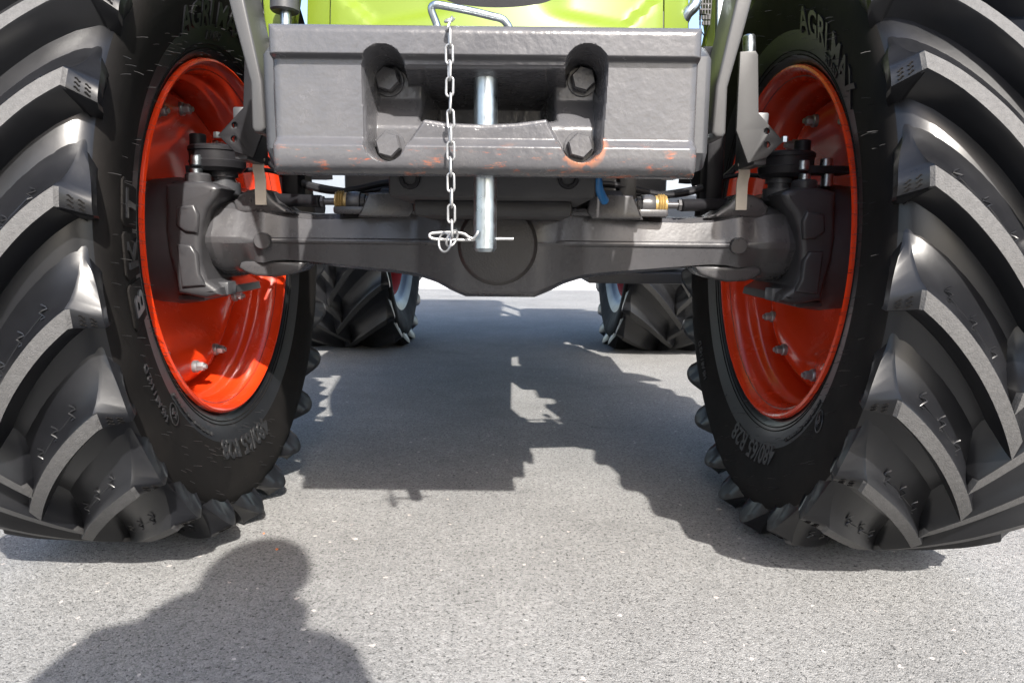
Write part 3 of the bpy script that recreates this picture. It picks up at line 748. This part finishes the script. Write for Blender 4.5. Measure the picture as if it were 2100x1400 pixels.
make_wheel('front_wheel', -.765, 1.594, .64, -1, .650, .196, 24, .381, R_(20.6), True, RED)
make_wheel('front_wheel', .765, 1.594, .64, 1, .650, .196, 24, .381, R_(24.2), True, RED)
make_wheel('rear_wheel', -.93, 4.40, .80, -1, .845, .30, 21, .50, R_(5), False, SHADERED)
make_wheel('rear_wheel', .93, 4.40, .80, 1, .845, .30, 21, .50, R_(11), False, SHADERED)

# ------------------------------------------------------------------ bonnet, frame, cab: what stands over the axle
def nose_y(X, z):
    return 1.165+.55*X*X+.9*max(0, abs(X)-.26)**1.5+.22*max(0, z-.93)**1.2
def panel(x0, x1, z0, z1, fn, nx=24, nz=16, th=.006):
    zz = z1 if callable(z1) else (lambda X: z1)
    def gp(i, j): X = x0+(x1-x0)*i/nx; z = z0+(zz(X)-z0)*j/nz; return Vector((X, fn(X, z), z))
    mb = MB(); g = [[gp(i, j) for i in range(nx+1)] for j in range(nz+1)]
    vs = [v for r in g for v in r]; N = len(vs); vs += [v+Vector((0, th, 0)) for v in vs]; fs = []
    for j in range(nz):
        for i in range(nx):
            a = j*(nx+1)+i; fs.append([a, a+1, a+nx+2, a+nx+1]); fs.append([N+a, N+a+nx+1, N+a+nx+2, N+a+1])
    for i in range(nx): fs.append([i, N+i, N+i+1, i+1]); a = nz*(nx+1)+i; fs.append([a, a+1, N+a+1, N+a])
    for j in range(nz): a = j*(nx+1); fs.append([a, a+nx+1, N+a+nx+1, N+a]); a += nx; fs.append([a, N+a, N+a+nx+1, a+nx+1])
    return mb.add(vs, fs)
def facet(X, z):
    y = nose_y(X, z); ax_ = abs(X)
    # a shallow wedge-shaped recess each side of the badge
    rise = .985+.22*max(0, .215-ax_)*.6
    y += .016*sm(-.004, .022, min(z-rise, (.262-ax_-1.1*(1.04-z))*.8))*sm(.05, .12, ax_)
    return y
hood_b = panel(-.278, .268, .845, lambda X: 1.014+1.6*(X+.005)**2+.02*sm(.06, .14, abs(X)), facet, 90, 30)
hood_b.build('nose_panel', GREEN, tractor, sharp=25)
hc = MB(); 
for s in (-1, 1):
    def cheek(t, z, s=s): return 0
    a0 = .2815 if s < 0 else .2715
    panel(a0, a0+.045, .86, 1.06, lambda X, z: nose_y(X, z)+.004, 8, 12).mirror().build('nose_cheek', GREEN, tractor) if s < 0 else panel(a0, a0+.045, .86, 1.06, lambda X, z: nose_y(X, z)+.004, 8, 12).build('nose_cheek', GREEN, tractor)
MB().box((-.335, 1.33, .90), (.320, 1.36, 1.06), .006).build('nose_sun_blocker', BELLY, tractor)  # added box behind the nose, keeps slivers of sun off the axle
# dark grille above and the bonnet body
gr = MB(); gr.plate([(-.24, .98), (.23, .98), (.25, 1.10), (.26, 1.45), (-.26, 1.45), (-.25, 1.10)], 1.235, 1.27, .006); gr.build('grille', BLACK, tractor)
rings = []
for Y, hw_, zb, zt2 in ((1.235, .27, 1.06, 1.50), (1.30, .30, .98, 1.56), (1.6, .33, .96, 1.63), (2.2, .36, .96, 1.70), (2.75, .38, .96, 1.74)):
    r = []
    for k in range(20):
        a = 2*math.pi*k/20; c_, s_ = math.cos(a), math.sin(a)
        r.append(Vector((hw_*math.copysign(abs(c_)**.45, c_), Y, (zb+zt2)/2+(zt2-zb)/2*math.copysign(abs(s_)**.45, s_))))
    rings.append(r)
MB().loft(rings).build('bonnet', GREEN, tractor, sharp=40)
# side cheeks low behind the arms, with a perforated plate and chrome trims
sp = XZ([(1440, -40), (1520, -40), (1508, 95), (1444, 98), (1452, 60)], 1.30)
both(lambda m: m.plate([(-a, b) for a, b in sp][::-1], 1.30, 1.33, .004), 'side_cheek', GREEN, tractor)
pp_ = XZ([(1434, -30), (1463, -30), (1458, 40), (1446, 75), (1436, 60)], 1.285)
hl = []
for r in range(6):
    for c in range(4):
        cx_, cy_ = 1438.5+c*6.0-r*.4, -8+r*11
        hl.append([(q.x, q.z) for q in (P(cx_-1.3, cy_-3.4, 1.285), P(cx_+1.3, cy_-3.4, 1.285), P(cx_+1.3, cy_+3.4, 1.285), P(cx_-1.3, cy_+3.4, 1.285))])
MB().plate(pp_, 1.285, 1.290, .0006, holes=hl, res=0).build('perforated_plate', PLATE, tractor)
tr = XZ([(1472, -40), (1487, -40), (1484, 60), (1478, 92), (1472, 92), (1470, 60)], 1.27)
MB().plate(tr, 1.27, 1.285, .003).build('trim_blade', ZINC, tractor)
tr = XZ([(514, -40), (531, -40), (531, 45), (526, 55), (519, 55), (514, 44)], 1.27)
MB().plate(tr, 1.27, 1.285, .003).build('trim_blade', ZINC, tractor)
q = P(1420, 20, 1.26); MB().tube(smooth_path([P(1390, 70, 1.27), P(1408, 30, 1.25), P(1425, 10, 1.25), P(1432, -30, 1.26)], 6), .010, 14).build('towing_eye', ZINC, tractor)
q = P(585, 20, 1.25); MB().cyl(P(584, -40, 1.25), P(584, 26, 1.25), .024, n=20, bev=.003).build('damper_body', DARKP, tractor)
MB().cyl(P(586, 26, 1.25), P(586, 75, 1.25), .009, n=16).build('damper_rod', ZINC, tractor)
MB().box((-.30, 1.34, .93), (-.22, 1.5, 1.08), .01).build('side_bracket', BELLY, tractor)
MB().box((.24, 1.36, .93), (.30, 1.5, 1.04), .01).build('side_bracket', BELLY, tractor)
# engine, gearbox and frame underneath
MB().box((-.24, 1.60, .66), (.24, 3.2, 1.02), .03).build('engine_frame', BELLY, tractor)
MB().box((-.27, 3.15, .62), (.27, 4.75, 1.15), .05).build('gearbox', BELLY, tractor)
both(lambda m: m.cyl((-.20, 4.40, .80), (-.78, 4.40, .80), .13, .10, n=28), 'rear_axle', BELLY, tractor)
MB().box((.36, 2.55, .56), (.74, 3.30, 1.02), .06, seg=4).build('fuel_tank', TANK, tractor)
MB().box((-.74, 2.6, .60), (-.40, 3.3, 1.0), .05, seg=4).build('battery_box', TANK, tractor)
both(lambda m: m.box((-.52, 2.30, .64), (-.27, 2.52, 1.0), .02), 'air_reservoir', BELLY, tractor)
MB().box((.29, 2.45, .503), (.74, 3.35, .54), .004).build('step_plate', DARKP, tractor)
both(lambda m: m.box((-.74, 3.36, 1.0), (-.45, 3.50, 1.35), .02), 'cab_mount', BELLY, tractor)
# cab and fenders (overhead; they shade the yard)
cab = empty('cab', (0, 3.6, 1.1), tractor)
MB().box((-.70, 2.80, 1.05), (.70, 4.55, 1.35), .04).build('cab_floor', DARKP, cab)
for x, y in ((-.66, 2.82), (.66, 2.82), (-.70, 4.45), (.70, 4.45), (-.72, 3.75), (.72, 3.75)):
    MB().tube([(x, y, 1.3), (x*.94, y+(.12 if y < 3 else -.05), 2.5)], .035, 10).build('cab_pillar', BLACK, cab)
MB().box((-.72, 2.80, 2.48), (.72, 4.6, 2.72), .07, seg=4).build('roof', GREEN, cab)
MB().box((-.62, 2.93, 1.36), (.62, 2.938, 2.47), .002).build('windscreen', GLASS, cab)
def arc_fender(x0, x1, cy, cz, r, a0, a1):
    def f(m):
        vs = []; fs = []; n = 24
        for i in range(n+1):
            a = a0+(a1-a0)*i/n
            for rr, x in ((r, x0), (r+.012, x0+.02), (r+.012, x1-.02), (r, x1), (r-.01, x1-.02), (r-.01, x0+.02)): vs.append((x, cy-rr*math.cos(a), cz+rr*math.sin(a)))
        for i in range(n):
            for k in range(6): fs.append([i*6+k, i*6+(k+1) % 6, i*6+6+(k+1) % 6, i*6+6+k])
        return m.add(vs, fs)
    return f
both(arc_fender(-1.0, -.56, 1.594, .64, .76, R_(72), R_(165)), 'front_fender', BLACK, tractor)
both(arc_fender(-1.22, -.62, 4.40, .80, .93, R_(30), R_(130)), 'rear_fender', GREEN, tractor)

# ------------------------------------------------------------------ the photographer behind the camera (throws the shadow)
def skin_body(name, joints, edges, M, parent, root=0, sub=2):
    me = bpy.data.meshes.new(name); me.from_pydata([j[0] for j in joints], edges, [])
    o = bpy.data.objects.new(name, me); COL.objects.link(o)
    md = o.modifiers.new('skin', 'SKIN'); md.use_smooth_shade = True
    for i, sv in enumerate(me.skin_vertices[0].data if me.skin_vertices else []): pass
    if not me.skin_vertices:
        bm = bmesh.new(); bm.from_mesh(me); bm.verts.layers.skin.verify(); bm.to_mesh(me); bm.free()
    for i, sv in enumerate(me.skin_vertices[0].data):
        r = joints[i][1]; sv.radius = r if isinstance(r, tuple) else (r, r); sv.use_root = (i == root)
    ms = o.modifiers.new('sub', 'SUBSURF'); ms.levels = sub; ms.render_levels = sub
    dg = bpy.context.evaluated_depsgraph_get(); em = bpy.data.meshes.new_from_object(o.evaluated_get(dg))
    bpy.data.objects.remove(o)
    em.materials.clear(); em.materials.append(M)
    em.polygons.foreach_set('use_smooth', [True]*len(em.polygons))
    r = bpy.data.objects.new(name, em); COL.objects.link(r); r.parent = parent
    r.location = -wloc(parent) if parent else Vector((0, 0, 0))
    return r
PDX = -.085
person = tag(empty('person', (0.02+PDX, -.5, 0)), 'person in a dark jacket and jeans crouching with a camera, throwing the shadow in front', 'person')
J = [((-.08, -.52, .62), (.15, .12)), ((-.085, -.44, .80), (.145, .11)), ((-.09, -.32, .97), (.165, .12)), ((-.096, -.21, 1.09), (.15, .10)), ((-.102, -.17, 1.14), .120), ((-.104, -.13, 1.19), .104),   # spine to neck
     ((-.27, -.19, 1.095), .078), ((-.335, -.20, .95), .056), ((-.22, -.12, .77), .042), ((-.09, -.075, .66), .032),      # left arm
     ((.075, -.19, 1.06), .078), ((.115, -.20, .92), .056), ((.14, -.13, .76), .042), ((.125, -.075, .655), .032),       # right arm
     ((-.19, -.52, .58), .10), ((-.29, -.16, .50), .070), ((-.28, -.48, .12), .048),                                # left leg
     ((.04, -.52, .58), .10), ((.14, -.16, .50), .070), ((.13, -.48, .12), .048)]
E_ = [(0, 1), (1, 2), (2, 3), (3, 4), (4, 5), (3, 6), (6, 7), (7, 8), (8, 9), (3, 10), (10, 11), (11, 12), (12, 13), (0, 14), (14, 15), (15, 16), (0, 17), (17, 18), (18, 19)]
body = skin_body('body', J, E_, CLOTH, person)
body.data.materials.append(JEANS)
for pgn in body.data.polygons:
    if pgn.center.z < .66 and (pgn.center.y < -.2 or pgn.center.z < .58): pgn.material_index = 1
# head: an egg with brow, nose, chin and ears
hd = MB(); hc_ = Vector((-.075, -.10, 1.255)); vs = []; fs = []; NU, NV = 28, 20
for j in range(NV+1):
    ph = math.pi*j/NV-math.pi/2
    for i in range(NU):
        th = 2*math.pi*i/NU; x, y, z = math.cos(ph)*math.cos(th), math.cos(ph)*math.sin(th), math.sin(ph)
        wx = .090*(1-.22*max(0, -z)); wy = .102
        v = Vector((x*wx, y*wy, z*.112))
        if y > .5: v.y += .022*math.exp(-((x/.16)**2+((z+.12)/.2)**2))-.008*math.exp(-(((abs(x)-.38)/.15)**2+((z-.08)/.12)**2))+.006*math.exp(-((x/.3)**2+((z+.52)/.08)**2))
        v.rotate(Matrix.Rotation(R_(-18), 3, 'X')); vs.append(hc_+v)
for j in range(NV):
    for i in range(NU): fs.append([j*NU+i, j*NU+(i+1) % NU, (j+1)*NU+(i+1) % NU, (j+1)*NU+i])
hd.add(vs, fs)
for s in (-1, 1): hd.lathe([(-.008, .006), (-.008, .02), (0, .03), (.008, .022), (.008, 0)], hc_+Vector((s*.083, -.012, -.008)), (s, 0, .1), 14)
hd.build('head', SKIN, person, sharp=80)
MB().tube([(-.100+.088*math.cos(q), -.165+.075*math.sin(q), 1.165-.02*math.sin(q)) for q in [2*math.pi*z/20 for z in range(20)]], .056, 10, cyc=True).build('jacket_hood', CLOTH, person, sharp=80)
hr = MB(); vs = []; fs = []
for j in range(13):
    ph = math.pi/2*(j/12)*1.12-.18
    for i in range(NU):
        th = 2*math.pi*i/NU; x, y, z = math.cos(ph)*math.cos(th), math.cos(ph)*math.sin(th), math.sin(ph)
        lift = .028*max(0, y)*(1-j/12); v = Vector((x*.102, y*.112-.006, z*.119+lift)); v.rotate(Matrix.Rotation(R_(-18), 3, 'X')); vs.append(hc_+v*(1+.015*math.sin(i*5+j*3)))
for j in range(12):
    for i in range(NU): fs.append([j*NU+i, j*NU+(i+1) % NU, (j+1)*NU+(i+1) % NU, (j+1)*NU+i])
hr.add(vs, fs).build('hair', HAIR, person, sharp=80)
for s, wx in ((-1, -.055), (1, .107)):
    w0 = Vector((wx+s*.03, -.082, .650)); h = MB()
    Jh = [((wx+s*.03, -.095, .655), .026), ((wx+s*.012, -.072, .652), (.030, .018)), ((wx, -.055, .652), (.032, .016))]
    Eh = [(0, 1), (1, 2)]
    for k in range(4):
        z = .676-.017*k; b = len(Jh)
        Jh += [((wx+s*.004, -.048, z), .0095), ((wx-s*.006, -.030, z), .009), ((wx-s*.018, -.028, z), .008)]; Eh += [(2, b), (b, b+1), (b+1, b+2)]
    b = len(Jh); Jh += [((wx-s*.010, -.085, .676), .011), ((wx-s*.022, -.090, .668), .0095)]; Eh += [(1, b), (b, b+1)]
    skin_body('hand', Jh, Eh, SKIN, person, sub=1)
for s, x in ((-1, -.28), (1, .13)):
    rings = []
    for y, w_, h_ in ((-.60, .028, .05), (-.57, .042, .085), (-.50, .045, .11), (-.44, .044, .085), (-.38, .050, .055), (-.33, .042, .045), (-.305, .02, .03)):
        rings.append([Vector((x+w_*math.cos(a), y, max(.004, h_*.5+h_*.5*math.sin(a)))) for a in [2*math.pi*k/16 for k in range(16)]])
    MB().loft(rings).build('shoe', BLACK, person, sharp=60)
held = tag(empty('camera_body', (.026, -.06, .61)), 'black camera held low in the crouching photographer\'s hands', 'camera')
MB().box((-.042, -.085, .615), (.094, -.040, .700), .010).box((.0, -.08, .695), (.052, -.045, .722), .008).build('housing', BLACK, held)
MB().lathe([(0, 0), (0, .031), (.03, .031), (.03, .026), (.024, .022), (.024, 0)], (.026, -.042, .652), (0, 1, 0), 28).build('lens', BLACK, held)

# ------------------------------------------------------------------ small stones lying on the asphalt
STONE = mat('grey_stone', (.22, .21, .20), .8, var=.3, vscale=200)
def pebble(px, py, r, label, M=None, nm='pebble'):
    d = _F*FPX+_R*(px-1050)+_U*(700-py); g = CAM+d*(-CAM.z/d.z)
    bm = bmesh.new(); bmesh.ops.create_icosphere(bm, subdivisions=2, radius=r)
    vs = []
    for v in bm.verts:
        k = 1+.28*math.sin(v.co.x*3.1/r+px)*math.cos(v.co.y*2.3/r)+.12*random.uniform(-1, 1); vs.append(Vector((v.co.x*k*1.2, v.co.y*k, v.co.z*k*.7)))
    mz = min(v.z for v in vs); bm.verts.index_update()
    mb = MB(); mb.add([v+g-Vector((0, 0, mz+.0006)) for v in vs], [[v.index for v in f.verts] for f in bm.faces]); bm.free()
    tag(mb.build(nm, M or STONE, None, sharp=30), label, nm.split('_')[-1], 'loose stones on the asphalt' if nm == 'pebble' else 'orange flecks on the asphalt')
pebble(727, 1107, .0052, 'small grey pebble lying on sunlit asphalt beyond the head of the shadow')
pebble(1474, 1046, .0050, 'small grey pebble at the edge of the shadow of the right front tyre')
FLECK = mat('orange_fleck', (.55, .16, .05), .7, var=.2, vscale=300)
pebble(568, 1127, .0028, 'tiny orange fleck inside the head of the photographer\'s shadow', FLECK, 'orange_fleck')
pebble(541, 1094, .0022, 'tiny orange fleck on sunlit asphalt just beyond the head of the shadow', FLECK, 'orange_fleck')
